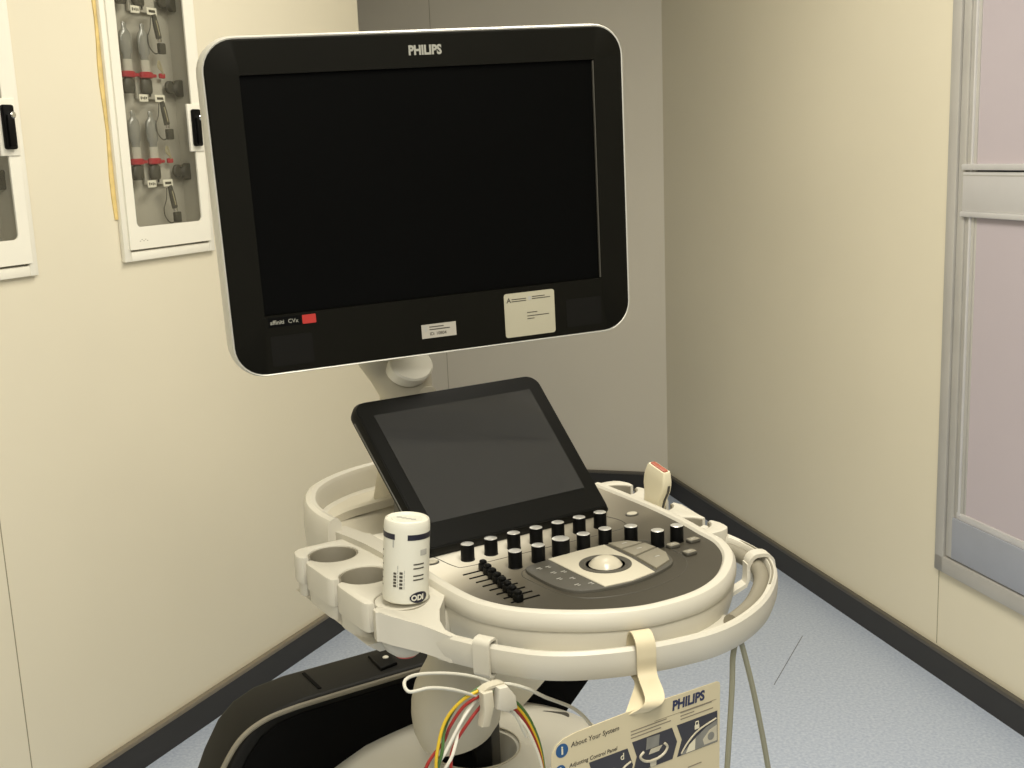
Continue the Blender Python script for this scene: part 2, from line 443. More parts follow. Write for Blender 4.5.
# ------------------------------------------------------------------ valve cabinets
def cabinet(s0, label):
    s1 = s0 + .33
    sm = (s0 + s1) / 2
    X = FL @ T(sm, CZ0, 0)                        # local: x along wall, y up, z out
    root = thing('valve_cabinet', X, label, 'wall cabinet', 'valve cabinets on the left wall')
    w, h = .33, CZ1 - CZ0
    def ring(q, x0, x1, y0, y1, t, z0, z1, m, bev):
        for a in ((x0, x0 + t, y0, y1), (x1 - t, x1, y0, y1), (x0 + t, x1 - t, y0, y0 + t), (x0 + t, x1 - t, y1 - t, y1)):
            q.box(((a[0] + a[1]) / 2, (a[2] + a[3]) / 2, (z0 + z1) / 2), (a[1] - a[0], a[3] - a[2], z1 - z0), m, bev)
    q = MB(); ring(q, -w / 2 + .013, w / 2 + .006, 0, h, .022, .0005, .012, M['cab'], .0015)
    q.build('frame', root)
    q = MB()                                      # recess
    q.box((0, h / 2, -.050), (w - .042, h - .042, .004), M['cab_in'])
    for sx in (-1, 1): q.box((sx * (w / 2 - .0225), h / 2, -.024), (.003, h - .042, .048), M['cab_in'])
    for y in (.0225, h - .0225): q.box((0, y, -.024), (w - .042, .003, .048), M['cab_in'])
    q.build('recess_box', root)
    # door: outline with rounded opening and handle tab
    q = MB()
    dx0, dx1, dy0, dy1 = -w / 2 + .029, w / 2 - .011, .027, h - .027
    gx0, gx1, gy0, gy1 = -w / 2 + .057, w / 2 - .040, .079, h - .079
    op = rrect(gx1 - gx0, gy1 - gy0, .012, 5, (gx0 + gx1) / 2, (gy0 + gy1) / 2)
    n = len(op)
    ou = rrect(dx1 - dx0, dy1 - dy0, .002, 5, (dx0 + dx1) / 2, (dy0 + dy1) / 2)
    rings = [[(x, y, .012) for x, y in op], [(x, y, .0165) for x, y in op], [(x, y, .0165) for x, y in ou], [(x, y, .012) for x, y in ou]]
    q.rings(rings, M['cab'], loop=True)
    hy = .309                                     # handle height above the cabinet's foot
    q.box((.1290, hy, .0165), (.050, .116, .007), M['cab'], .002)
    for k in range(5): q.box((-w / 2 + .075 + .006 * (k - 2), .046 + .003 * (k % 2), .0166), (.004, .0012, .0004), M['strip'])
    d = q.build('door', root)
    q = MB(); q.box(((gx0 + gx1) / 2, (gy0 + gy1) / 2, .0135), (gx1 - gx0 + .006, gy1 - gy0 + .006, .002), M['glass'])
    q.build('pane', d)
    q = MB()
    q.prism(rrect(.028, .090, .005), 0, .011, M['black'], .003, X=T(.126, hy, .020))
    q.box((.124, hy - .008, .033), (.016, .066, .008), M['black'], .003)
    q.lathe([(.007, 0), (.007, .006), (.005, .0075)], M['chrome'], X=T(.131, hy + .024, .031), seg=16)
    q.build('handle', d)
    # fittings
    def fit(q):                                   # shallow box: everything sits just behind the glass
        for i, p in enumerate(q.v): q.v[i] = Vector((p.x + .024, p.y, -.006 + (p.z + .012) * .5))
        return q
    for zr in (1.817 + .204, 1.817, 1.613, 1.410):
        y0 = zr - CZ0
        if y0 < h - .03:
            for dx, ww, hh, v in ((-.033, .030, .017, 1), (.0235, .034, .017, 0)):
                q = MB(); q.box((dx, y0, -.030), (ww, hh, .004), M['cab'], .001)
                if v:
                    for k in range(4): q.box((dx - .009 + .006 * k, y0, -.0275), (.0035, .007 - .002 * (k % 2), .0006), M['txt'])
                else:
                    q.box((dx, y0, -.0275), (.022, .006, .0006), M['txt'])
                fit(q).build('label_plate', root)
            # hose probe hanging on the right plate with its cord
            q = MB()
            pth = [(.030, y0 - .006, -.032), (.036, y0 - .03, -.033), (.043, y0 - .062, -.034)]
            q.tube(pth, [.007, .0095, .0095], M['gas'], 10)
            q.tube([(.033, y0 - .02, -.0245), (.042, y0 - .055, -.0255)], .0022, M['brass'], 8)
            q.lathe([(.006, 0), (.0065, .004), (.006, .008)], M['chrome'], X=T(.0445, y0 - .062, -.034) @ RX(PI / 2), seg=12)
            q.box((.049, y0 - .085, -.034), (.022, .026, .02), M['gas'], .003, X=I4)
            loop = crom([(.041, y0 - .094, -.034), (.022, y0 - .098, -.030), (.004, y0 - .084, -.028), (.000, y0 - .062, -.028), (.012, y0 - .04, -.029), (.018, y0 - .012, -.030)], 6)
            q.tube(loop, .0016, M['gas'], 6)
            fit(q).build('hose_probe', root)
        yv = y0 - .145
        if zr > 1.5:
            for dx in (-.066, -.006):
                q = MB()
                q.lathe([(.010, 0), (.0125, .004), (.0125, .05), (.0175, .056), (.0185, .075), (.0185, .092), (.016, .102), (.010, .108), (.007, .112), (.0075, .122), (.005, .125)], M['dome'], X=T(dx, yv - .01, -.048) @ RX(-PI / 2), seg=20)
                q.lathe([(.014, 0), (.014, .03)], M['cab_in'], X=T(dx, yv + .0, -.048) @ RX(-PI / 2), seg=20)
                v = fit(q).build('shutoff_valve', root)
                q = MB(); q.lathe([(.017, 0), (.021, .002), (.021, .013), (.017, .015)], M['redv'], X=T(dx, yv - .012, -.048) @ RX(-PI / 2), seg=20)
                q.box((dx + .022, yv - .005, -.048), (.026, .008, .008), M['redv'], .002)
                fit(q).build('collar', v)
                q = MB(); q.lathe([(.015, 0), (.018, .006), (.018, .03), (.012, .036)], M['gas'], X=T(dx, yv - .048, -.052) @ RX(-PI / 2), seg=18)
                fit(q).build('valve_base', v)
            q = MB(); q.box((.050, yv - .004, -.05), (.02, .012, .012), M['redv'], .003)
            q.tube(crom([(.052, yv + .0, -.045), (.042, yv + .03, -.045), (.034, yv + .018, -.04), (.048, yv + .006, -.04)], 5), .003, M['brass'], 8)
            fit(q).build('release_tab', root)
            q = MB(); q.box((.015, yv - .035, -.082), (.09, .05, .016), M['cab_in'], .002); fit(q).build('manifold', root)
            q = MB(); q.lathe([(.012, 0), (.016, .004), (.016, .016), (.014, .02)], M['gas'], X=T(.080, yv - .03, -.07), seg=18)
            q.lathe([(.017, 0), (.021, .005), (.021, .022), (.018, .026)], M['gas'], X=T(.105, yv - .032, -.062) @ RY(R(20)), seg=18)
            q.lathe([(.0045, 0), (.004, .003), (.001, .0045)], M['chrome'], X=T(.088, yv - .018, -.047), seg=10)
            fit(q).build('pressure_knob', root)
            q = MB(); q.tube([(.008, yv - .02, -.06), (.005, yv - .055, -.055)], .003, M['gas'], 8); fit(q).build('pin', root)
    return root
c1 = cabinet(CAB[0][0], 'white glass-door valve cabinet on the cream wall just left of the big monitor')
c2 = cabinet(CAB[1][0], 'white glass-door valve cabinet at the far left, cut off by the picture edge')
q = MB()
q.ribbon([(CAB[0][0] + .009 + .003 * math.sin(k * 1.3) - (.0) , CZ0 + .0 + k * .05, .0015) for k in range(2, 15)], (1, 0, 0), .013, .003, M['sealant'], X=c1.matrix_world.inverted() @ FL)
q.build('sealant_bead', c1)

# ------------------------------------------------------------------ ultrasound machine
YAW = R(31.5)
MX = T(0, 1.5, 0) @ RZ(YAW)
mach = thing('ultrasound_machine', MX, 'cream ultrasound machine with a large dark monitor above a tilted touchscreen and knob console', 'ultrasound machine')
U0 = .032
def sym(half, closed_back=False):
    """half outline (du, v) from the front centre back -> path from back-left round the front to back-right"""
    L = [(U0 - a, v) for a, v in half[::-1]]
    Rr = [(U0 + a, v) for a, v in half]
    if abs(half[0][0]) < 1e-9: Rr = Rr[1:]
    return [(p[0], p[1], 0) for p in L + Rr]
PH = [(0, -.281), (.049, -.2756), (.099, -.2514), (.148, -.2079), (.175, -.1625), (.184, -.12), (.196, -.057), (.204, .0148), (.208, .09), (.210, .16)]
PHL = [(0, -.281), (.049, -.2735), (.104, -.2430), (.150, -.200), (.172, -.160), (.180, -.120), (.181, -.057), (.179, .0148), (.177, .09), (.176, .16)]
pan = crom([(U0 - a, v, 0) for a, v in PHL[::-1]] + [(U0 + a, v, 0) for a, v in PH[1:]], 5)

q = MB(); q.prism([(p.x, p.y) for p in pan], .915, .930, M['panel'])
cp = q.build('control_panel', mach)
# printed inset strip round the front row of knobs, thin outline groove
def outline(q, pts, z, m, w=.0012, closed=True):
    q.tube([(p[0], p[1], z) for p in pts], w / 2, m, 5, closed=closed)

rim = [(-.004, .924), (-.0005, .9305), (.002, .9335), (.007, .9345), (.0125, .9325), (.0160, .927), (.0170, .920), (.0168, .914), (.0158, .9115), (-.004, .9115)]
q = MB(); q.sweep(pan, rim, M['cream']); q.build('console_rim', mach)
low = [(-.004, .9105), (.0140, .9105), (.0150, .906), (.0125, .885), (.006, .862), (-.012, .848), (-.05, .842), (-.05, .9105)]
q = MB(); q.sweep(pan, low, M['cream'])
q.prism([(p.x, p.y) for p in crom(sym([(a * .86, v * .86) for a, v in PH]), 4)], .842, .914, M['cream'])
q.build('console_shell', mach)
# rear deck with its raised tray wall
DK = [(0, .46), (.065, .452), (.13, .422), (.18, .378), (.212, .312), (.224, .25), (.222, .19), (.205, .12)]
dk = crom(sym(DK[::-1]), 4)
dk = [(U0 - a, v) for a, v in DK[::-1]] + [(U0 + a, v) for a, v in DK[1:]]
dk = crom([(x, y, 0) for x, y in dk], 5)
q = MB(); q.prism([(p.x, p.y) for p in dk], .850, .914, M['cream'], .012, seg=3); q.build('rear_deck', mach)
TW = [(.0, .45), (.065, .442), (.128, .413), (.174, .371), (.204, .309), (.214, .25), (.213, .20)]
tw = crom([(U0 - a, v, 0) for a, v in TW[::-1]] + [(U0 + a, v, 0) for a, v in TW[1:]], 6)
wall = [(-.011, .908), (-.0105, .943), (-.007, .9495), (0, .952), (.007, .9495), (.011, .943), (.0125, .915), (.011, .88), (-.011, .88)]
q = MB(); q.sweep(tw, [(-a, z) for a, z in wall], M['cream'])
tray = q.build('tray_wall', mach)
# tray floor, ledge and divider on the left
q = MB()
q.prism([(p[0], p[1]) for p in [(-.165, .2), (-.168, .27), (-.15, .32), (-.12, .36), (-.07, .395), (-.02, .41), (0, .25), (-.02, .16), (-.15, .16)]], .914, .9165, M['cream2'])
q.build('tray_liner', mach)
q = MB(); q.ribbon(crom([(-.165, .285, .917), (-.12, .295, .924), (-.06, .30, .927), (.0, .31, .927)], 5), (0, 1, 0), .014, .012, M['cream2']); q.build('tray_divider', mach)
q = MB()
q.ribbon(crom([(-.170, .22, .916), (-.164, .16, .919), (-.158, .11, .919), (-.154, .05, .917), (-.150, .0, .912)], 6), (1, 0, 0), .026, .03, M['cream'])
q.build('side_deck', mach)

# knobs
def knob_mesh(r, h, name, X):
    q = MB()
    q.lathe([(r * 1.04, 0), (r * 1.04, .001), (r, .0015), (r, h - .0015), (r * .97, h - .0004)], M['black'], seg=28, cap1=False)
    q.lathe([(r * .97, h - .0004), (r * .9, h), (r * .2, h)], M['alu'], seg=28, cap0=False)
    o = q.build(name, cp, X)
    return o
k0 = None
spots = [(-.0859 + .0357 * i, -.0122) for i in range(7)] + [(-.051, -.0738), (-.0158, -.0741), (.056, -.0738), (.0913, -.074), (.1248, -.0872), (.1412, -.1233), (.1741, -.1235)]
for i, (x, y) in enumerate(spots):
    if k0 is None: k0 = knob_mesh(.0090, .0225, 'knob', T(x, y, .930))
    else: copy_part(k0, cp, T(x, y, .930))
o = knob_mesh(.0118, .024, 'knob', T(.0193, -.0744, .930)); o['label'] = 'widest knob, behind the trackball'
# sliders with their slots
s0 = None
for i in range(8):
    y = -.0585 - .0164 * i
    x = -.0895 - .020 * i / 7
    if s0 is None:
        q = MB(); q.box((0, 0, .0004), (.040, .0022, .0012), M['blackm'])
        l0 = q.build('slider_slot', cp, T(-.0995, y, .930))
        q = MB()
        q.prism(rrect(.0100, .0125, .003), .0, .0095, M['black'], .0015)
        q.prism(rrect(.0080, .0100, .003), .009, .0140, M['black'], .002)
        s0 = q.build('slider', cp, T(x, y, .930))
    else:
        copy_part(l0, cp, T(-.0995, y, .930)); copy_part(s0, cp, T(x, y, .930))
# small buttons
b0 = None
for i, (x, y) in enumerate([(.1542, -.1394), (.1888, -.1392), (.1535 + .034, -.1736 + .0)]):
    if i == 2: x, y = .1535, -.1736
    if b0 is None:
        q = MB(); q.prism(rrect(.018, .013, .0035), 0, .0042, M['dk_grey'], .001)
        q.prism(rrect(.016, .011, .003), .0042, .0048, M['grey_pl'], .0004)
        q.box((0, 0, .0049), (.006, .0012, .0003), M['txtl'])
        b0 = q.build('push_button', cp, T(x, y, .930))
    else: copy_part(b0, cp, T(x, y, .930))
for x, y in ((.1975, .0048), (-.1298, .006)):
    q = MB(); q.lathe([(.0105, 0), (.0105, .0015), (.0085, .002)], M['dk_grey'], seg=24, sy=.75)
    q.lathe([(.0085, .0018), (.008, .0028), (.003, .003)], M['cream2'], seg=24, sy=.75)
    q.build('power_button', cp, T(x, y, .930))
# printed grooves
q = MB()
outline(q, crom([(-.117, .03), (-.112, -.022), (-.10, -.034), (-.04, -.036), (.03, -.037), (.10, -.038), (.146, -.037), (.164, -.025), (.168, .0), (.16, .03)], 6), .9301, M['dk_grey'], closed=False)
outline(q, crom([(-.06, -.104), (-.062, -.13), (-.056, -.19), (-.03, -.222), (.03, -.236), (.10, -.222), (.14, -.18), (.146, -.13), (.136, -.092), (.09, -.0805), (.03, -.086), (-.04, -.088)], 6, True), .9301, M['dk_grey'])
q.build('panel_groove', cp)
# trackball module
mod = crom([(-.0465, -.092), (-.008, -.0845), (.04, -.083), (.0823, -.0835), (.118, -.092), (.130, -.118), (.128, -.155), (.112, -.190), (.0702, -.208), (.03, -.214), (-.008, -.210), (-.040, -.196), (-.0525, -.170), (-.054, -.125)], 6, True)
q = MB(); q.prism([(p.x, p.y) for p in mod], .929, .934, M['dk_grey'], .0015, top_only=True)
tb = q.build('trackball_module', cp)
q = MB(); q.prism([(-.0085, -.086), (.04, -.0845), (.081, -.086), (.078, -.15), (.0702, -.2055), (.03, -.2115), (-.0075, -.2075), (-.0085, -.15)], .933, .9352, M['cream2'], .0006, top_only=True)
tp = q.build('trackball_plate', cp)
q = MB(); q.lathe([(.0335, 0), (.0335, .0008), (.031, .0012), (.0255, .0004), (.0235, -.001)], M['dk_grey'], X=T(.0377, -.147, .9352), seg=40)
q.build('trackball_ring', cp)
q = MB()
RB = .0255
q.lathe([(RB * math.cos(a), RB * math.sin(a)) for a in [R(x) for x in range(24, 90, 6)] + [R(89)]], M['ball'], X=T(.0372, -.148, .9215), seg=40)
q.build('trackball', cp)
q = MB()
for pl in ([(.0865, -.0875), (.112, -.094), (.124, -.112), (.0865, -.115)], [(.0860, -.119), (.125, -.116), (.1265, -.137), (.0845, -.147)], [(.0840, -.151), (.1265, -.141), (.124, -.162), (.110, -.186), (.0775, -.2)]):
    q.prism(pl, .934, .9368, M['grey_pl'], .0012, top_only=True)
    cxm = sum(p[0] for p in pl) / len(pl); cym = sum(p[1] for p in pl) / len(pl)
    q.box((cxm, cym, .937), (.008, .0014, .0004), M['txtl'])
q.build('right_keys', cp)
q = MB()
for (x, y) in ((-.036, -.105), (-.024, -.107), (-.030, -.128), (-.018, -.133), (-.036, -.15), (-.022, -.158), (-.030, -.18), (-.014, -.186)):
    q.box((x, y, .9342), (.006, .0012, .0004), M['txtl']); q.box((x + .001, y - .004, .9342), (.004, .0010, .0004), M['txtl'])
q.build('left_key_legends', cp)

# handle rail
RO = [(-.204, -.138), (-.196, -.156), (-.184, -.182), (-.170, -.21), (-.14, -.254), (-.105, -.283), (-.06, -.305), (-.02, -.318), (.02, -.326), (.06, -.329), (.102, -.323), (.145, -.308), (.185, -.287), (.228, -.255), (.259, -.225), (.283, -.190), (.296, -.152), (.301, -.118), (.300, -.08), (.297, -.045)]
ro = crom([(x, y, 0) for x, y in RO], 6)
rp = [(-.011, .874), (-.011, .897), (-.009, .9015), (-.004, .9025), (-.0005, .899), (.0005, .890), (-.0003, .876), (-.003, .8685), (-.009, .8685)]
def rprof(f):
    k = 0
    g = max(0, (f - .86) / .14); g = g * g * (3 - 2 * g)
    w = 1 + 1.2 * k + .8 * g
    return [(a * w, .885 + (z - .885) * (1 + .25 * k) + .016 * k + .006 * g) for a, z in rp]
q = MB(); q.sweep(ro, rprof, M['cream']); rail = q.build('handle_rail', mach)
def offs(path, d):
    out = []
    for i, p in enumerate(path):
        t = (path[min(i + 1, len(path) - 1)] - path[max(i - 1, 0)]); t.z = 0; t.normalize()
        out.append(p + Vector((t.y, -t.x, 0)) * d)
    return out
grip = [p for p in offs(ro, -.0205)]
gi = [p + Vector((0, 0, .889)) for p in grip if p.x > .11 and p.y < -.10]
q = MB(); q.tube(gi, .0105, M['grey_pl'], 14)
q.tube([p + Vector((0, 0, .9018)) for p in offs(ro, -.0065) if p.x > .21 and p.y < -.10], .0016, M['grey_pl'], 6)
q.build('grip_sleeve', rail)
# web plate between console and rail
inner = [p for p in offs(ro, -.0135) if -.13 < p.x < .140 and p.y < -.2]
outerp = [p for p in pan if p.y < -.12 and -.13 < p.x < .122]
q = MB(); q.prism([(p.x, p.y) for p in inner] + [(p.x, p.y) for p in outerp[::-1]], .874, .886, M['cream'], .002); q.build('rail_web', mach)

# probe and gel holders: one continuous rack each side, three slotted wells
def rack_pts(holes, side, xo, xi, r, v0, v1, d, tail=None, lip=.003):
    '''outline walked along the outer edge from the rear to the front, in and round each well, back along the inner edge; d insets it'''
    pts = []
    def add(hu, x, v): pts.append((hu + side * x, v))
    hu0 = holes[0][0]
    v1 -= d; v0 += d; rr = r + d; g = .007 + d * .6; o = xo - d
    add(hu0, o - .022, v1); add(hu0, o - .010, v1 - .003); add(hu0, o - .003, v1 - .010); add(hu0, o, v1 - .02)
    a0 = math.asin(g / rr)
    for k, (hu, hv) in enumerate(holes):
        add(hu, o + .0015, hv + .022); add(hu, o, hv + g + .004); add(hu, o - lip, hv + g)
        for j in range(45):
            a = a0 + (2 * PI - 2 * a0) * j / 44
            add(hu, rr * math.cos(a), hv + rr * math.sin(a))
        add(hu, o - lip, hv - g); add(hu, o, hv - g - .004); add(hu, o + .0015, hv - .022)
    hu = holes[-1][0]
    if tail:
        pts += tail; add(hu0, xi, v1)
        return pts
    add(hu, o, v0 + .02); add(hu, o - .003, v0 + .010); add(hu, o - .010, v0 + .003); add(hu, o - .022, v0)
    add(hu, xi, v0); add(hu0, xi, v1)
    return pts
def rack(holes, side, xo, xi, r, v0, v1, z0, z1, m, bev, tail=None, lip=.003):
    q = MB()
    prof = [(z0, 0), (z1, 0)] if not bev else [(z0, 0), (z1 - bev, 0), (z1 - bev * .3, bev * .25), (z1, bev)]
    q.rings([[(x, y, z) for x, y in rack_pts(holes, side, xo, xi, r, v0, v1, d, tail, lip)] for z, d in prof], m)
    return q
LH = [(-.213, .1356), (-.2125, .034), (-.2115, -.069)]
TAIL = [(-.2535, -.093), (-.245, -.105), (-.230, -.117), (-.2155, -.1275), (-.2040, -.139), (-.1950, -.1565), (-.1870, -.160), (-.1925, -.142), (-.1915, -.128), (-.184, -.114), (-.172, -.102), (-.163, -.09)]
q = rack(LH, -1, .044, -.046, .0335, -.118, .186, .889, .926, M['cream'], .0035, TAIL)
for i, p in enumerate(q.v):                        # the front end sinks and narrows into the handle rail
    k = min(1, max(0, (-.090 - p.y) / .065)); k = k * k * (3 - 2 * k)
    q.v[i] = Vector((p.x, p.y, p.z + k * (-.0235 if p.z > .91 else -.0200)))
hl = q.build('holder_rack', mach)
q = rack(LH[:2], -1, .041, -.046, .0345, -.035, .183, .870, .8885, M['cream'], 0)
q.build('lower_rack', hl)
q = MB()
q.rings([[(-.254, -.055, .8705), (-.254, .180, .8705), (-.17, .182, .8705), (-.17, -.055, .8705)], [(-.236, -.05, .856), (-.238, .172, .856), (-.17, .176, .856), (-.17, -.05, .856)]], M['cream'])
q.build('rack_underside', hl)
def liners(H, side, z0, z1, parent, t=.0028, r=.0338):
    for hu, hv in H:
        q = MB()
        a0 = math.asin(.007 / r); a1 = -a0
        arc = [a0 + (2 * PI + a1 - a0) * j / 40 for j in range(41)]
        out = [(hu + side * (r + .0006) * math.cos(a), hv + (r + .0006) * math.sin(a)) for a in arc]
        inn = [(hu + side * (r - t) * math.cos(a), hv + (r - t) * math.sin(a)) for a in arc]
        q.prism(out + inn[::-1], z0, z1, M['grey_pl'], .0008)
        q.lathe([(.033, z0 - .002), (.033, z0 + .002)], M['dk_grey'], X=T(hu, hv, 0), seg=28)
        q.build('liner', parent)
liners(LH[:2], -1, .872, .9235, hl)
liners(LH[2:], -1, .891, .9235, hl)
q = MB(); q.prism([(-.2115 + .0333 * math.cos(a), -.069 + .0333 * math.sin(a)) for a in [2 * PI * k / 40 for k in range(40)]], .918, .9236, M['cream'], .001)
q.build('holder_insert', hl)
q = MB(); q.lathe([(.006, .850), (.016, .8515), (.025, .859), (.030, .872), (.032, .892)], M['cream'], X=T(-.2065, -.062, 0), seg=32)
q.build('rounded_base', hl)
q = MB(); q.lathe([(.003, .8485), (.013, .8485), (.0175, .8535), (.010, .856)], M['red'], X=T(-.2065, -.062, 0), seg=24); q.build('red_tip', hl)
RH = [(.285, .155), (.276, .055), (.2625, -.045)]
q = rack(RH, 1, .037, -.045, .0315, -.098, .205, .872, .916, M['cream'], .0014, None, .001)
hr = q.build('holder_rack', mach)
liners(RH, 1, .858, .9145, hr, r=.0318)
# carrier arms joining the racks to the console
q = MB(); q.box((-.166, .035, .885), (.022, .26, .05), M['cream'], .008); q.build('rack_carrier', mach)
q = MB(); q.box((.237, .04, .882), (.03, .26, .04), M['cream'], .008); q.build('rack_carrier', mach)

# cable hook on the right of the rail
def band(q, p, t, n, n0, n1, z0, z1, w, th, m, rad=.007):
    p, t, n = Vector(p), Vector(t).normalized(), Vector(n).normalized()
    o = rrect(n1 - n0, z1 - z0, rad, 5, (n0 + n1) / 2, (z0 + z1) / 2)
    i = rrect(n1 - n0 - 2 * th, z1 - z0 - 2 * th, max(.002, rad - th), 5, (n0 + n1) / 2, (z0 + z1) / 2)
    def pos(a, s): return p + n * a[0] + Vector((0, 0, a[1])) + t * s
    q.rings([[pos(a, -w / 2) for a in o], [pos(a, w / 2) for a in o], [pos(a, w / 2) for a in i], [pos(a, -w / 2) for a in i]], m, loop=True)
def rail_at(u, v):
    best = min(range(len(ro)), key=lambda i: (ro[i].x - u) ** 2 + (ro[i].y - v) ** 2)
    i = max(1, min(best, len(ro) - 2))
    t = (ro[i + 1] - ro[i - 1]).normalized()
    return ro[i].copy(), t, Vector((t.y, -t.x, 0))
p, t, n = rail_at(.283, -.186)
q = MB(); band(q, p, t, n, -.034, .004, .866, .909, .020, .005, M['cream'], .016)
a = p + n * -.033
q.ribbon([(a.x, a.y, .895), (a.x - .002, a.y - .002, .876), (a.x - .008, a.y - .004, .868), (a.x - .045, a.y - .014, .866), (a.x - .055, a.y - .016, .856)], t, .018, .005, M['cream'])
q.build('cable_hook', mach)

# neck under the console, base and rear housing
q = MB()
def shell_ring(r, z, k=0., n=36): return [Vector((.024 + r * math.cos(2 * PI * i / n), .25 + r * math.sin(2 * PI * i / n), z + k * (r * math.cos(2 * PI * i / n)))) for i in range(n)]
q.rings([shell_ring(.048, .86), shell_ring(.038, .70), shell_ring(.042, .668), shell_ring(.054, .647), shell_ring(.065, .625), shell_ring(.071, .60), shell_ring(.0725, .578, .03), shell_ring(.070, .556, .10), shell_ring(.061, .538, .22), shell_ring(.055, .540, .22), shell_ring(.062, .565, .10), shell_ring(.05, .61)], M['cream2'], cap0=True, cap1=True)
q.build('neck_cover', mach)
q = MB()
q.lathe([(.045, .30), (.045, .62), (.03, .66)], M['blackm'], X=T(.070, .305, 0), seg=20)
q.box((.070, .255, .45), (.03, .02, .18), M['black'], .004)
q.box((.100, .275, .47), (.02, .03, .14), M['dk_grey'], .004)
q.build('lift_pivot', mach)
q = MB()
q.lathe([(.058, .36), (.062, .44), (.068, .462), (.078, .468), (.10, .468), (.15, .464), (.20, .452), (.25, .428), (.29, .385), (.32, .31), (.33, .20), (.33, .10), (.30, .08)], M['white_pl'], X=T(.088, .305, 0), seg=48, cap0=False)
q.lathe([(.058, .36), (.0, .355)], M['dk_grey'], X=T(.088, .305, 0), seg=48, cap0=False)
base = q.build('base_cover', mach)
q = MB(); q.tube([(.088 + .0735 * math.cos(2 * PI * i / 40), .305 + .0735 * math.sin(2 * PI * i / 40), .4672) for i in range(40)], .0016, M['cream2'], 6, closed=True)
q.build('base_seam', mach)
q = MB(); q.prism(rrect(.05, .02, .008), 0, .003, M['dk_grey'], X=T(.275, .345, .4505) @ RZ(R(-30)) @ RY(R(8)))
q.build('base_port', mach)
for sx in (-1, 1):
    for sy in (-1, 1):
        q = MB()
        q.lathe([(.02, -.022), (.058, -.02), (.062, -.012), (.062, .012), (.058, .02), (.02, .022)], M['black'], X=T(.07 + sx * .22, .28 + sy * .2, .062) @ RY(PI / 2), seg=28)
        q.box((.07 + sx * .22, .28 + sy * .2, .12), (.05, .05, .07), M['dk_grey'], .01)
        q.build('caster', mach)
# rear housing: flat black case, outline in (u, z), from v .45 to .57
HX = frame((0, 0, 0), (1, 0, 0), (0, 0, 1), (0, -1, 0))
hp = [(-.15, .566), (-.205, .560), (-.243, .545), (-.272, .520), (-.300, .475), (-.335, .40), (-.36, .30), (-.36, .14), (.27, .14), (.295, .26), (.358, .368), (.434, .436), (.50, .53), (.50, .566)]
q = MB(); q.prism(hp, -.57, -.452, M['blackg'], .012, X=HX, seg=3)
hous = q.build('rear_housing', mach)
q = MB(); q.prism([(-.16, .545), (-.205, .539), (-.235, .524), (-.26, .497), (-.29, .45), (-.32, .39), (-.34, .3), (-.34, .16), (.26, .16), (.28, .26), (.345, .368), (.42, .437), (.46, .51), (.46, .545)], -.453, -.447, M['blackm'], X=HX)
q.build('front_recess', hous)
q = MB()
trim = crom([(-.335, .445, .43), (-.304, .447, .49), (-.272, .447, .531), (-.235, .447, .551), (-.19, .447, .5585), (-.12, .447, .5605), (.0, .447, .561), (.12, .447, .561), (.30, .447, .561)], 6)
q.tube(trim, .0045, M['grey_pl'], 8)
q.build('edge_trim', hous)
q = MB(); q.prism([(-.003, .474), (.032, .480), (.038, .538), (.002, .538)], .565, .572, M['black'], .003, top_only=True)
q.lathe([(.0055, .571), (.0055, .5735), (.003, .575)], M['white_pl'], X=T(.023, .508, 0), seg=14)
q.build('latch', hous)
q = MB(); q.box((-.118, .512, .5655), (.006, .075, .004), M['blackm'], X=I4); q.build('top_groove', hous)
q = MB(); q.prism([(.14, .30), (.19, .56), (.345, .53), (.234, .449), (.20, .42), (.19, .30)], -.447, -.40, M['white_pl'], .004, X=HX)
q.build('rear_column', mach)

# monitor arm
q = MB()
def oval(c, rx, ry, n=24, tilt=0., k=0.):
    return [Vector((c[0] + rx * math.cos(2 * PI * i / n), c[1] + ry * math.sin(2 * PI * i / n), c[2] + tilt * math.sin(2 * PI * i / n) + k * math.cos(2 * PI * i / n))) for i in range(n)]
q.rings([oval((.02, .36, .88), .07, .06), oval((.01, .33, .98), .052, .05), oval((-.012, .29, 1.05), .040, .042), oval((-.021, .275, 1.098), .040, .040), oval((-.028, .272, 1.122), .047, .040), oval((-.036, .275, 1.148), .056, .038), oval((-.046, .28, 1.18), .060, .034), oval((-.065, .27, 1.24), .06, .032), oval((-.06, .22, 1.32), .06, .03)], M['cream2'])
arm = q.build('monitor_arm', mach)
q = MB()
DX = frame((-.030, .230, 1.152), (.98, .1, .0), (-.06, .6, .79), (.08, -.79, .6))
q.lathe([(.036, -.020), (.036, -.002), (.033, .0008), (.01, .001)], M['white_pl'], X=DX, seg=32, sy=.8)
q.build('arm_cap', arm)
q = MB(); q.prism(rrect(.03, .05, .012), -.003, .0015, M['cream2'], .001, X=frame((-.004, .2335, 1.088), (1, 0, 0), (0, .1, 1), (0, -1, .1)))
q.build('arm_cover', arm)

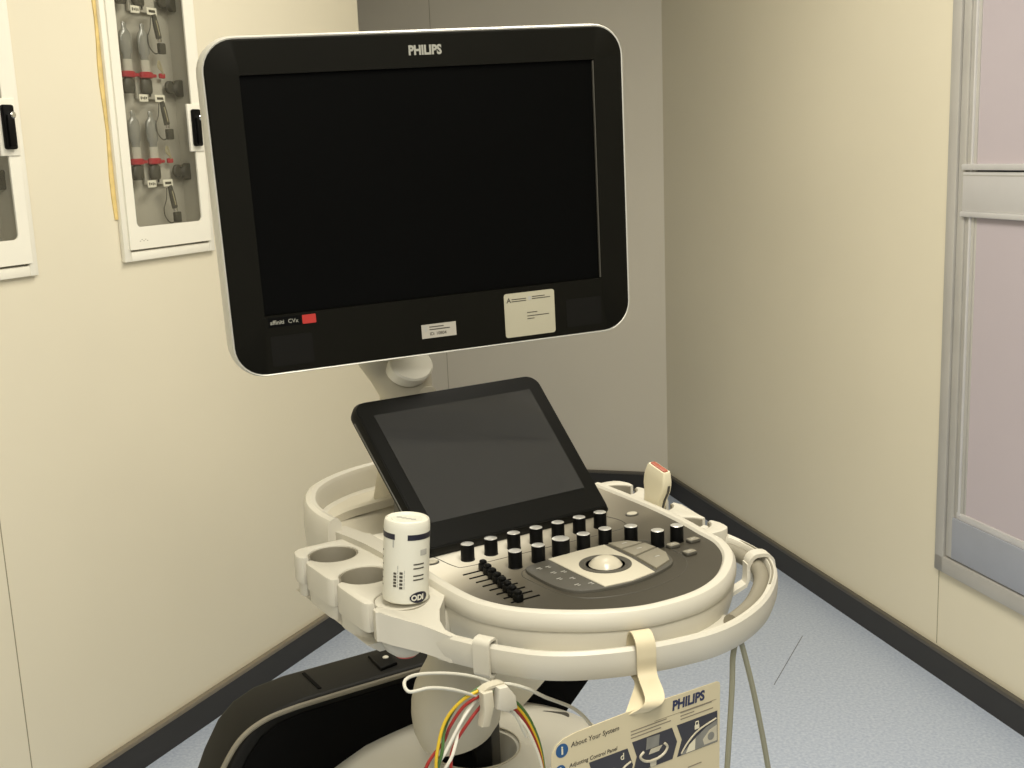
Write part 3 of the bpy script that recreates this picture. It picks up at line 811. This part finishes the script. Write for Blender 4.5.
# monitor
mc = Vector((-.09591091, 1.61271636, 1.39474182))
mX = Vector((.93672125, .34872503, .03072708)).normalized(); mN = Vector((.34974877, -.9360284, -.03907209)).normalized()
mY = mN.cross(mX)
MW = MX.inverted() @ frame(mc, mX, mY, mN)       # x right, y up, z to the viewer
W, HH = .58, .433
q = MB()
def rr3(w, h, r, z): return [(x, y, z) for x, y in rrect(w, h, r, 8)]
q.rings([rr3(W - .18, HH - .14, .05, -.075), rr3(W - .13, HH - .1, .05, -.072), rr3(W - .01, HH - .01, .045, -.044), rr3(W + .012, HH + .009, .046, -.032), rr3(W + .013, HH + .010, .046, -.016), rr3(W + .0085, HH + .008, .044, -.005), rr3(W + .004, HH + .004, .043, 0), rr3(W - .01, HH - .01, .036, -.004), rr3(W - .03, HH - .03, .03, -.009)], M['silver'])
mon = q.build('monitor', mach, MW)
q = MB()
# bezel ring with a display opening
sx0, sx1, sy0, sy1 = -.247, .247, -.1385, .1722
op = rrect(sx1 - sx0, sy1 - sy0, .002, 8, 0, (sy0 + sy1) / 2); ou = rrect(W, HH, .040, 8)
q.rings([[(x, y, -.006) for x, y in op], [(x, y, .0015) for x, y in op], [(x, y, .0015) for x, y in rrect(W - .004, HH - .004, .039, 8)], [(x, y, 0) for x, y in ou], [(x, y, -.003) for x, y in ou]], M['bezel'], loop=True)
q.build('bezel', mon)
q = MB(); q.prism(rrect(sx1 - sx0 - .0005, sy1 - sy0 - .0005, .001, 3, 0, (sy0 + sy1) / 2), -.006, -.0035, M['screen']); q.build('display', mon)
q = MB(); q.box((sx1 - .0012, (sy0 + sy1) / 2, -.001), (.0016, sy1 - sy0 - .003, .0035), M['dk_grey']); q.build('display_edge', mon)
for cx_, cy_ in ((-.2145, -.1870), (.2165, -.1850)):
    q = MB(); q.prism(rrect(.056, .041, .003), .0012, .0018, M['bezel2'], X=T(cx_, cy_, 0))
    q.build('speaker_grille', mon)
q = MB(); q.text('PHILIPS', .0168, M['logo'], X=T(.0003, .1937, .0016), bold=.0007, sx=.86)
q.build('maker_logo', mon)
q = MB(); q.box((-.2215, -.1475, .0016), (.044, .013, .0003), M['blackm'])
q.text('affiniti', .0078, M['logo'], X=T(-.241, -.1478, .0019), align='LEFT', bold=.0001)
q.text('CVx', .0078, M['logo'], X=T(-.2172, -.1478, .0019), align='LEFT')
q.build('model_badge', mon)
q = MB(); q.prism(rrect(.0185, .0120, .001), .0014, .0022, M['red'], X=T(-.1885, -.1475, 0))
q.build('red_badge', mon)['label'] = 'small red badge under the display'
# silver inventory sticker
q = MB(); q.box((-.0076, -.1854, .0017), (.0508, .0197, .0004), M['stk2'])
q.prism([(-.029, -.1775), (-.0245, -.1775), (-.0245, -.183), (-.0268, -.1865), (-.029, -.183)], .0018, .00215, M['txtl'])
for y, x0, w in ((-.1795, -.0215, .021), (-.1832, -.0215, .030)): q.box((x0 + w / 2, y, .002), (w, .0014, .0003), M['txt'])
q.text('ID: 10804', .0062, M['txt'], X=T(-.0215, -.1895, .0019), align='LEFT', bold=.0001)
q.build('inventory_sticker', mon)['label'] = 'small silver inventory sticker'
# large pale service sticker
q = MB(); q.prism(rrect(.078, .0640, .004), .0014, .0019, M['stk'], X=T(.1310, -.1778, 0))
q.text('A', .0098, M['txt'], X=T(.0992, -.1560, .002), bold=.0002)
for x0, y, w in ((.1035, -.1548, .0225), (.1035, -.1578, .0225), (.1350, -.1535, .020), (.1350, -.1565, .0285)): q.box((x0 + w / 2, y, .0020), (w, .0012, .0003), M['txt'])
q.prism([(.1292, -.1525), (.1338, -.1525), (.1338, -.1568), (.1315, -.159), (.1292, -.1568)], .0019, .0021, M['txtl'])
for x0, y, w in ((.1265, -.1760, .0160), (.1265, -.1810, .034), (.1265, -.1850, .011)): q.box((x0 + w / 2, y, .0020), (w, .0011, .0003), M['txt'])
q.build('service_sticker', mon)['label'] = 'large pale sticker at lower right of the monitor frame'

# touchscreen
tc_ = Vector((-.0469, 1.6146, 1.0302)); yw, tl = .5676, .708
tX = Vector((math.cos(yw), math.sin(yw), 0)); tYd = Vector((math.sin(yw) * math.cos(tl), -math.cos(yw) * math.cos(tl), -math.sin(tl)))
tN = tX.cross(-tYd)
TWm = MX.inverted() @ frame(tc_, tX, -tYd, tN)
q = MB()
def rr2(w, h, r, rb, cy_):
    up = rrect(w, h, r, 7, 0, cy_); lo = rrect(w, h, rb, 7, 0, cy_)
    return up[:16] + lo[16:]
def tq(w, h, r, z, cy_=-.006): return [(x, y, z) for x, y in rr2(w, h, r, .005, cy_)]
q.rings([tq(.27, .20, .02, -.034), tq(.305, .250, .022, -.026), tq(.320, .262, .024, -.016), tq(.320, .262, .024, -.006), tq(.312, .254, .020, 0)], M['tab_b'])
def taper(q):
    for i, p in enumerate(q.v): q.v[i] = Vector((p.x * (1 - .25 * (.11 - p.y)), p.y, p.z))
    return q
tabo = taper(q).build('touchscreen', mach, TWm)
q = MB(); q.prism(rr2(.308, .250, .018, .004, -.006), -.001, .0008, M['tab_b']); taper(q).build('glass_cover', tabo)
q = MB(); q.prism(rrect(.267, .190, .001, 3, 0, 0), .0004, .0014, M['tab_s']); taper(q).build('display', tabo)
q = MB(); q.box((-.1602, -.01, -.011), (.002, .21, .003), M['gas'], .0008); taper(q).build('side_groove', tabo)
q = MB()
q.rings([[(-.12, .06, .93), (.18, .06, .93), (.18, .14, .93), (-.12, .14, .93)], [(-.11, .10, .98), (.17, .10, .98), (.17, .15, .98), (-.11, .15, .98)], [(-.06, .15, 1.04), (.12, .15, 1.04), (.12, .19, 1.02), (-.06, .19, 1.02)]], M['dk_grey'])
q.build('touchscreen_stand', mach)

# ------------------------------------------------------------------ things on the machine
# wipes tub
ch = .1005; cr = .0278
canX = MX @ T(-.2085, -.0735, .9266) @ RY(R(5.0))
can = thing('wipes_tub', canX, 'white cylindrical wipes tub with navy bands standing on the front left holder', 'wipes tub')
q = MB()
q.lathe([(cr - .003, 0), (cr, .002), (cr, ch - .010), (cr * .99, ch - .004), (cr * .95, ch - .0005), (cr * .90, ch + .0005), (cr * .86, ch - .0015), (cr * .3, ch - .0018)], M['can'], seg=48)
q.build('body', can)
def wrap(a0, z0, r=cr + .0003):
    def f(v):
        a = a0 + v.x / cr
        rr = r + v.z
        return Vector((rr * math.sin(a), -rr * math.cos(a), z0 + v.y))
    return f
def patch(q, a0, a1, z0, z1, m, r=cr + .0003, n=10):
    v = []; f = []
    for k in range(n + 1):
        a = a0 + (a1 - a0) * k / n
        for z in (z0, z1):
            for rr in (r - .0006, r):
                v.append((rr * math.sin(a), -rr * math.cos(a), z))
    for k in range(n):
        o = 4 * k
        f += [(o + 1, o + 5, o + 7, o + 3), (o, o + 2, o + 6, o + 4), (o + 3, o + 7, o + 6, o + 2), (o, o + 4, o + 5, o + 1)]
    q.raw(v, f, m)
# angle 0 faces the front of the machine (-v); the camera looks from about -39 degrees
AC = R(-39)
q = MB()
patch(q, AC + R(14), AC + R(150), .0795, .0862, M['canb'], n=20)
patch(q, AC - R(150), AC - R(18), .0795, .0862, M['canb'], n=20)
q.build('label_band', can)
q = MB()
for k in range(-9, 9):
    xa, xb = .0125 * k / 9, .0125 * (k + 1) / 9
    hh = .0068 * math.sqrt(max(.02, 1 - ((xa + xb) / 2 / .0125) ** 2))
    patch(q, AC + R(48) + xa / cr, AC + R(48) + xb / cr, .0088 - hh, .0088 + hh, M['canb'], n=1)
q.text('ODI', .0092, M['can'], fn=wrap(AC + R(43), .0086, cr + .0006), bold=.0003)
q.build('brand_oval', can)
q = MB()
for i in range(6):
    patch(q, AC - R(70) + R(3 * (i % 2)), AC - R(62), .062 - .0085 * i, .0632 - .0085 * i, M['txt'], n=4)
for i in range(5):
    patch(q, AC - R(20), AC - R(12), .022 + .0038 * i, .0245 + .0038 * i, M['txt'], n=3)
    patch(q, AC - R(4), AC + R(4), .020 + .0045 * i, .0228 + .0045 * i, M['txt'], n=3)
    patch(q, AC + R(7), AC + R(9), .020 + .0048 * i, .0238 + .0048 * i, M['txtl'], n=2)
    patch(q, AC - R(9.5), AC - R(7.5), .022 + .0055 * i, .0262 + .0055 * i, M['txtl'], n=2)
patch(q, AC - R(24), AC - R(20), .070, .079, M['txtl'], n=3)
for i in range(4): patch(q, AC + R(30), AC + R(60), .030 + .005 * i + (.004 if i > 1 else 0), .0316 + .005 * i + (.004 if i > 1 else 0), M['txt'], n=5)
patch(q, AC + R(48), AC + R(70), .060, .067, M['txtl'], n=5)
q.build('label_print', can)
q = MB()
for i in range(4): q.box((-.010 + .006 * i, .006 - .003 * i, ch - .0014), (.006, .004, .0006), M['txtl'], .0002, X=RZ(R(-30)))
q.lathe([(.018, ch - .0018), (.0185, ch - .0010), (.019, ch - .0018)], M['can'], seg=32, cap0=False, cap1=False)
q.build('lid_embossing', can)

# transducer in the middle right holder
prX = MX @ T(.274, .062, .850) @ RX(R(13.5)) @ RY(R(-2))
pr = thing('transducer_probe', prX, 'ivory ultrasound transducer with a terracotta lens standing in the right side holder', 'ultrasound probe')
q = MB()
sec = [(.0, .009, .007), (.03, .0125, .0095), (.055, .0155, .0105), (.075, .0160, .0105), (.090, .0185, .0098), (.104, .0232, .0092), (.114, .0240, .0090), (.122, .0235, .0086), (.134, .0205, .0072), (.1365, .0190, .0064)]
q.rings([[Vector((x, y, z)) for x, y in rrect(2 * wx, 2 * wy, min(wx, wy) * .45, 5)] for z, wy, wx in sec], M['probe'])
q.build('body', pr)
q = MB(); q.prism(rrect(.0085, .0335, .002), .136, .1382, M['lens'], .0006, X=I4, top_only=True); q.build('lens', pr)['label'] = 'terracotta lens face'
q = MB(); q.tube(crom([(.002, -.0150, .05), (.002, -.0164, .075), (.002, -.0196, .092), (.002, -.0236, .105), (.002, -.0242, .116)], 5), .0021, M['txt'], 6); q.build('orientation_ridge', pr)

# hanging grey cable below the right of the rail
hcX = MX
hc = thing('hanging_cable', MX @ T(.11, -.305, .86), 'grey-green cable whose two strands hang below the right side of the handle rail', 'cable')
q = MB()
pth = crom([(.108, -.305, .850), (.106, -.305, .806), (.098, -.305, .706), (.090, -.30, .55), (.105, -.29, .42), (.145, -.285, .37), (.19, -.29, .42), (.192, -.30, .55), (.166, -.305, .683), (.144, -.305, .782), (.125, -.305, .850), (.1165, -.305, .8695)], 8, True)
q.tube(pth, .0034, M['olive'], 8, X=T(-.11, .305, -.86), closed=True)
q.build('cable_loop', hc)

# ECG lead bundle strapped to the rail
p, t, n = rail_at(-.176, -.197)
ec = thing('lead_bundle', MX @ T(-.19, -.23, .86), 'bundle of coloured leads strapped to the front left of the handle rail', 'cable bundle')
EX = T(.19, .23, -.86)
q = MB(); band(q, p, t, n, -.016, .004, .862, .909, .022, .003, M['cream'])
dwn = p + n * .002
q.ribbon(crom([(dwn.x + .004, dwn.y, .864), (dwn.x + .008, dwn.y, .845), (dwn.x + .008, dwn.y - .004, .83)], 4), t, .018, .003, M['cream2'])
for v in range(len(q.v)): q.v[v] = EX @ q.v[v]
q.build('strap', ec)
EV = -.23
def lead(name, pts, r, m, lab=None):
    q = MB(); q.tube(crom([(a, EV + (c[0] if c else 0), z) for a, z, *c in pts], 8), r * .82, m, 8, X=EX)
    o = q.build(name, ec)
    if lab: o['label'] = lab
lead('grey_lead', [(-.193, .853), (-.236, .880, -.01), (-.266, .892, -.012), (-.291, .895, -.012), (-.290, .902, .0), (-.270, .900, .01), (-.235, .891, .012), (-.20, .877, .012), (-.173, .858, .012), (-.158, .830, .0), (-.140, .79)], .0023, M['greyc'], 'pale grey lead looping out to the left')
lead('grey_lead', [(-.20, .862), (-.173, .868, -.008), (-.145, .856, -.012), (-.12, .838, -.012), (-.079, .81, -.01), (-.054, .779, -.008), (-.03, .73)], .0026, M['greyc'], 'pale grey lead arching off to the right')
L0 = (-.196, .853)
for name, m, dl, rows in (
    ('yellow_lead', M['yellow'], 'yellow lead', [(-.196, .868), (-.225, .862), (-.245, .842), (-.258, .812), (-.262, .78), (-.262, .70)]),
    ('green_lead', M['green'], 'green lead', [(-.196, .866), (-.224, .856), (-.243, .833), (-.252, .808), (-.262, .77), (-.27, .70)]),
    ('red_lead', M['redc'], 'dark red lead at the left', [(-.196, .862), (-.222, .855), (-.240, .836), (-.245, .815), (-.272, .785), (-.284, .70)]),
    ('white_lead', M['whitec'], 'white lead', [(-.196, .858), (-.222, .842), (-.246, .808), (-.262, .778), (-.265, .70)]),
    ('white_lead', M['whitec'], 'second white lead', [(-.196, .854), (-.218, .838), (-.240, .802), (-.252, .772), (-.254, .70)]),
    ('red_lead', M['redc'], 'dark red lead nearer the column', [(-.196, .848), (-.216, .835), (-.236, .808), (-.243, .782), (-.240, .70)])):
    lead(name, [(a, z, random.uniform(-.006, .006)) for a, z in rows], .0023, m, dl)
for name, m, dl, off in (('green_lead', M['green'], 'green lead on the right', .006), ('yellow_lead', M['yellow'], 'yellow lead on the right', .001), ('red_lead', M['redc'], 'dark red lead on the right', -.004), ('white_lead', M['whitec'], 'white lead on the right', -.010)):
    lead(name, [(-.196, .858 + off * .4), (-.170, .846 + off, random.uniform(-.005, .005)), (-.146, .822 + off * 1.1), (-.128, .785 + off * 1.3), (-.119, .745 + off), (-.116, .68)], .0023, m, dl)
q = MB()
q.prism([(-.188, .873), (-.176, .872), (-.166, .858), (-.164, .842), (-.178, .841), (-.190, .848)], .010, .024, M['cream'], .003, X=EX @ frame((0, EV, 0), (1, 0, 0), (0, 0, 1), (0, -1, 0)))
q.prism([(-.206, .870), (-.193, .870), (-.192, .852), (-.199, .829), (-.209, .831), (-.205, .85)], .008, .020, M['cream2'], .002, X=EX @ frame((0, EV, 0), (1, 0, 0), (0, 0, 1), (0, -1, 0)))
q.ribbon(crom([(-.203, EV - .008, .868), (-.195, EV - .010, .8725), (-.180, EV - .010, .8725), (-.172, EV - .008, .868)], 4), (0, 1, 0), .012, .003, M['cream2'], X=EX)
q.build('cable_clip', ec)

# info card hanging from the rail
CV = -.345
cdX = MX @ T(-.06, CV, .85)
cd = thing('info_card', cdX, 'cream instruction card with dark photo panels, strapped to the front of the handle rail', 'information card')
CX = frame((.06, 0, -.85), (1, 0, 0), (0, 0, 1), (0, -1, 0))     # (u, z, toward viewer) -> card local
def card_pts():
    c0 = (-.186, .50); c1 = (.0455, .50)
    pts = [c0, c1, (.051, .843)]
    pts += [(.0505, .8475), (.047, .8495), (.0, .8500), (-.02, .8505), (-.085, .8505), (-.150, .8485)]
    pts += [(-.166, .846), (-.176, .841), (-.181, .832), (-.182, .82)]
    return pts
q = MB(); q.prism(card_pts(), -.0006, .0006, M['card'], X=CX); q.build('card_sheet', cd)
# the strap over the rail
p, t, n = rail_at(-.032, -.313)
q = MB()
def sp_(a, z): return (p.x + n.x * a, p.y + n.y * a, z)
pth = crom([sp_(-.024, .872), sp_(-.024, .900), sp_(-.017, .914), sp_(-.006, .9155), sp_(.004, .908), sp_(.0065, .893), sp_(.008, .872), (p.x - .017, CV - .008, .858), (p.x - .036, CV - .003, .847)], 6)
q.ribbon(pth, t, .023, .0022, M['strap'], X=T(.06, -CV, -.85))
q.ribbon(crom([sp_(-.024, .872), sp_(-.018, .862), sp_(-.006, .855), (p.x - .036, CV + .004, .846)], 5), t, .020, .0022, M['strap'], X=T(.06, -CV, -.85))
q.build('strap', cd)
# print on the card; card rows run parallel to its top edge
q = MB()
q.text('PHILIPS', .0158, M['logob'], X=CX @ T(.0035, .8385, .0008), bold=.0006, sx=.93, shear=.1)
q.build('maker_logo', cd)
q = MB()
for x, y, s in ((-.1685, .8335, .0078), (-.1715, .811, .0068)):
    q.lathe([(s, .0006), (s, .0009), (s * .5, .001)], M['blue'], X=CX @ T(x, y, 0), seg=28)
q.text('i', .0130, M['cardw'], X=CX @ T(-.1685, .8335, .0012), bold=.0004)
q.text('1', .0095, M['cardw'], X=CX @ T(-.1715, .811, .0012), bold=.0006)
q.build('number_badges', cd)
q = MB()
q.text('About Your System', .0079, M['txt'], X=CX @ T(-.157, .8360, .0008), align='LEFT', shear=.15)
q.text('Adjusting Control Panel', .0065, M['txt'], X=CX @ T(-.160, .8130, .0008), align='LEFT', shear=.15)
q.build('heading_print', cd)
q = MB()
for x0, x1, y in ((-.078, -.028, .8265), (-.078, -.022, .8225), (-.078, -.036, .8185), (-.008, .038, .8275), (-.008, .012, .8235), (-.008, .040, .8195)):
    q.box(((x0 + x1) / 2, y, .0008), (x1 - x0, .0011, .0003), M['strip'], X=CX)
q.box((.0, .8285, .0007), (.09, .0004, .0003), M['strip'], X=CX)
q.box((-.06, .772 - .03, .0007), (.20, .0008, .0003), M['strip'], X=CX)
q.box((.012, .7575, .0008), (.02, .0012, .0003), M['strip'], X=CX)
q.build('body_print', cd)
# three photo panels with chevron ends, each with its little drawing
def chev(x0, x1, y0, y1, dl, dr): return [(x0, y0), (x1, y0), (x1 + dr, (y0 + y1) / 2), (x1, y1), (x0, y1), (x0 + dl, (y0 + y1) / 2)]
YP0, YP1 = .7755, .8145
DX_ = .007
def photo(pts, lab, extra):
    q = MB(); q.prism(pts, .0006, .0010, M['cardd'], X=CX); extra(q)
    q.build('photo_panel', cd)['label'] = lab
def p1(q):
    q.prism([(-.168, YP0 - .006), (-.140, YP0 - .006), (-.140, YP0 + .002), (-.160, YP0 + .004)], .0009, .0013, M['cardg'], X=CX)
photo(chev(-.178, -.140, YP0 - .012, .7985, 0, .007), 'leftmost photo panel, cut off below', p1)
def p2(q):
    q.prism([(-.131, YP0 - .008), (-.095, YP0 - .008), (-.092, .786), (-.102, .792), (-.118, .790), (-.126, .797), (-.136, .799)], .0009, .0013, M['cardg'], X=CX)
    q.text('d', .011, M['cardw'], X=CX @ T(-.0905, .801, .0013))
    q.tube(crom([(-.098, .775, .0013), (-.09, .787, .0013), (-.079, .792, .0013)], 4), .0012, M['cardl'], 5, X=CX)
photo(chev(-.1345, -.083, YP0 - .010, .8085, .006, .007), 'photo panel with an open padlock sign', p2)
def p3(q):
    q.prism([(-.058, .7985), (-.040, .7985), (-.0385, .8115), (-.0565, .8125)], .0009, .0014, M['cardg'], X=CX)
    q.prism([(-.054, .792), (-.040, .792), (-.035, .7975), (-.051, .7975)], .0010, .0015, M['cardl'], X=CX)
    q.tube(crom([(-.061, .7975, .0013), (-.066, .793, .0013), (-.060, .786, .0013), (-.048, .783, .0013), (-.034, .786, .0013), (-.028, .793, .0013), (-.032, .799, .0013)], 5), .0016, M['cardl'], 6, X=CX)
    q.prism([(-.052, .776), (-.044, .776), (-.0435, .785), (-.053, .785)], .0010, .0014, M['cardl'], X=CX)
photo(chev(-.0765, -.0205, YP0, .8135, .006, .007), 'photo panel showing a small machine', p3)
def p4(q):
    q.prism([(-.009, .7760), (.0455, .7760), (.0455, .803), (.030, .799), (.012, .790), (-.001, .781)], .0009, .0012, M['cardg'], X=CX)
    q.tube(crom([(-.008, .778, .0013), (.002, .789, .0013), (.018, .799, .0013), (.044, .8055, .0013)], 5), .0010, M['cardl'], 5, X=CX)
    q.prism([(.026, .778), (.045, .778), (.045, .797), (.034, .794), (.024, .785)], .0011, .0014, M['cardl'], X=CX)
    q.lathe([(.005, .0013), (.005, .0016), (.003, .0017)], M['cardg'], X=CX @ T(.036, .786, 0), seg=16)
    q.prism([(.004, .785), (.013, .790), (.012, .7765), (-.001, .7765)], .0011, .0014, M['cardw'], X=CX)
    q.box((.0155, .8035, .0012), (.0065, .0050, .0004), M['cardw'], X=CX)
    q.tube([(.0135, .806, .0012), (.0135, .810, .0012), (.0175, .810, .0012), (.0175, .806, .0012)], .0006, M['cardw'], 5, X=CX)
photo([(-.0135, YP0), (.0463, YP0), (.0463, .8140), (-.0135, .8140), (-.0065, .7945)], 'photo panel with a closed padlock sign', p4)

# ------------------------------------------------------------------ light
def area(name, loc, size, power, col, rot=(0, 0, 0), sy=None):
    l = bpy.data.lights.new(name, 'AREA'); l.energy = power; l.color = col; l.size = size
    if sy: l.shape = 'RECTANGLE'; l.size_y = sy
    o = bpy.data.objects.new(name, l); COL.objects.link(o); o.location = loc; o.rotation_euler = rot
    return o
WARM = (1.0, .95, .845)
area('ceiling_and_fill_light', (.1, 2.35, 2.57), .6, 27, WARM, sy=1.2)
area('ceiling_and_fill_light', (.25, .5, 2.57), .6, 44, WARM, sy=1.2)
area('ceiling_and_fill_light', (-.2, -1.6, 2.57), 1.2, 76, WARM, sy=1.2)  # unseen lamp behind the camera, added as fill

w = bpy.data.worlds.new('world'); SC.world = w; w.use_nodes = True
bg = w.node_tree.nodes['Background']
bg.inputs['Color'].default_value = (.9, .87, .78, 1); bg.inputs['Strength'].default_value = .15

SC.view_settings.view_transform = 'Standard'
SC.view_settings.look = 'None'
SC.view_settings.gamma = 1
SC.view_settings.use_curve_mapping = False
SC.view_settings.exposure = 0.0
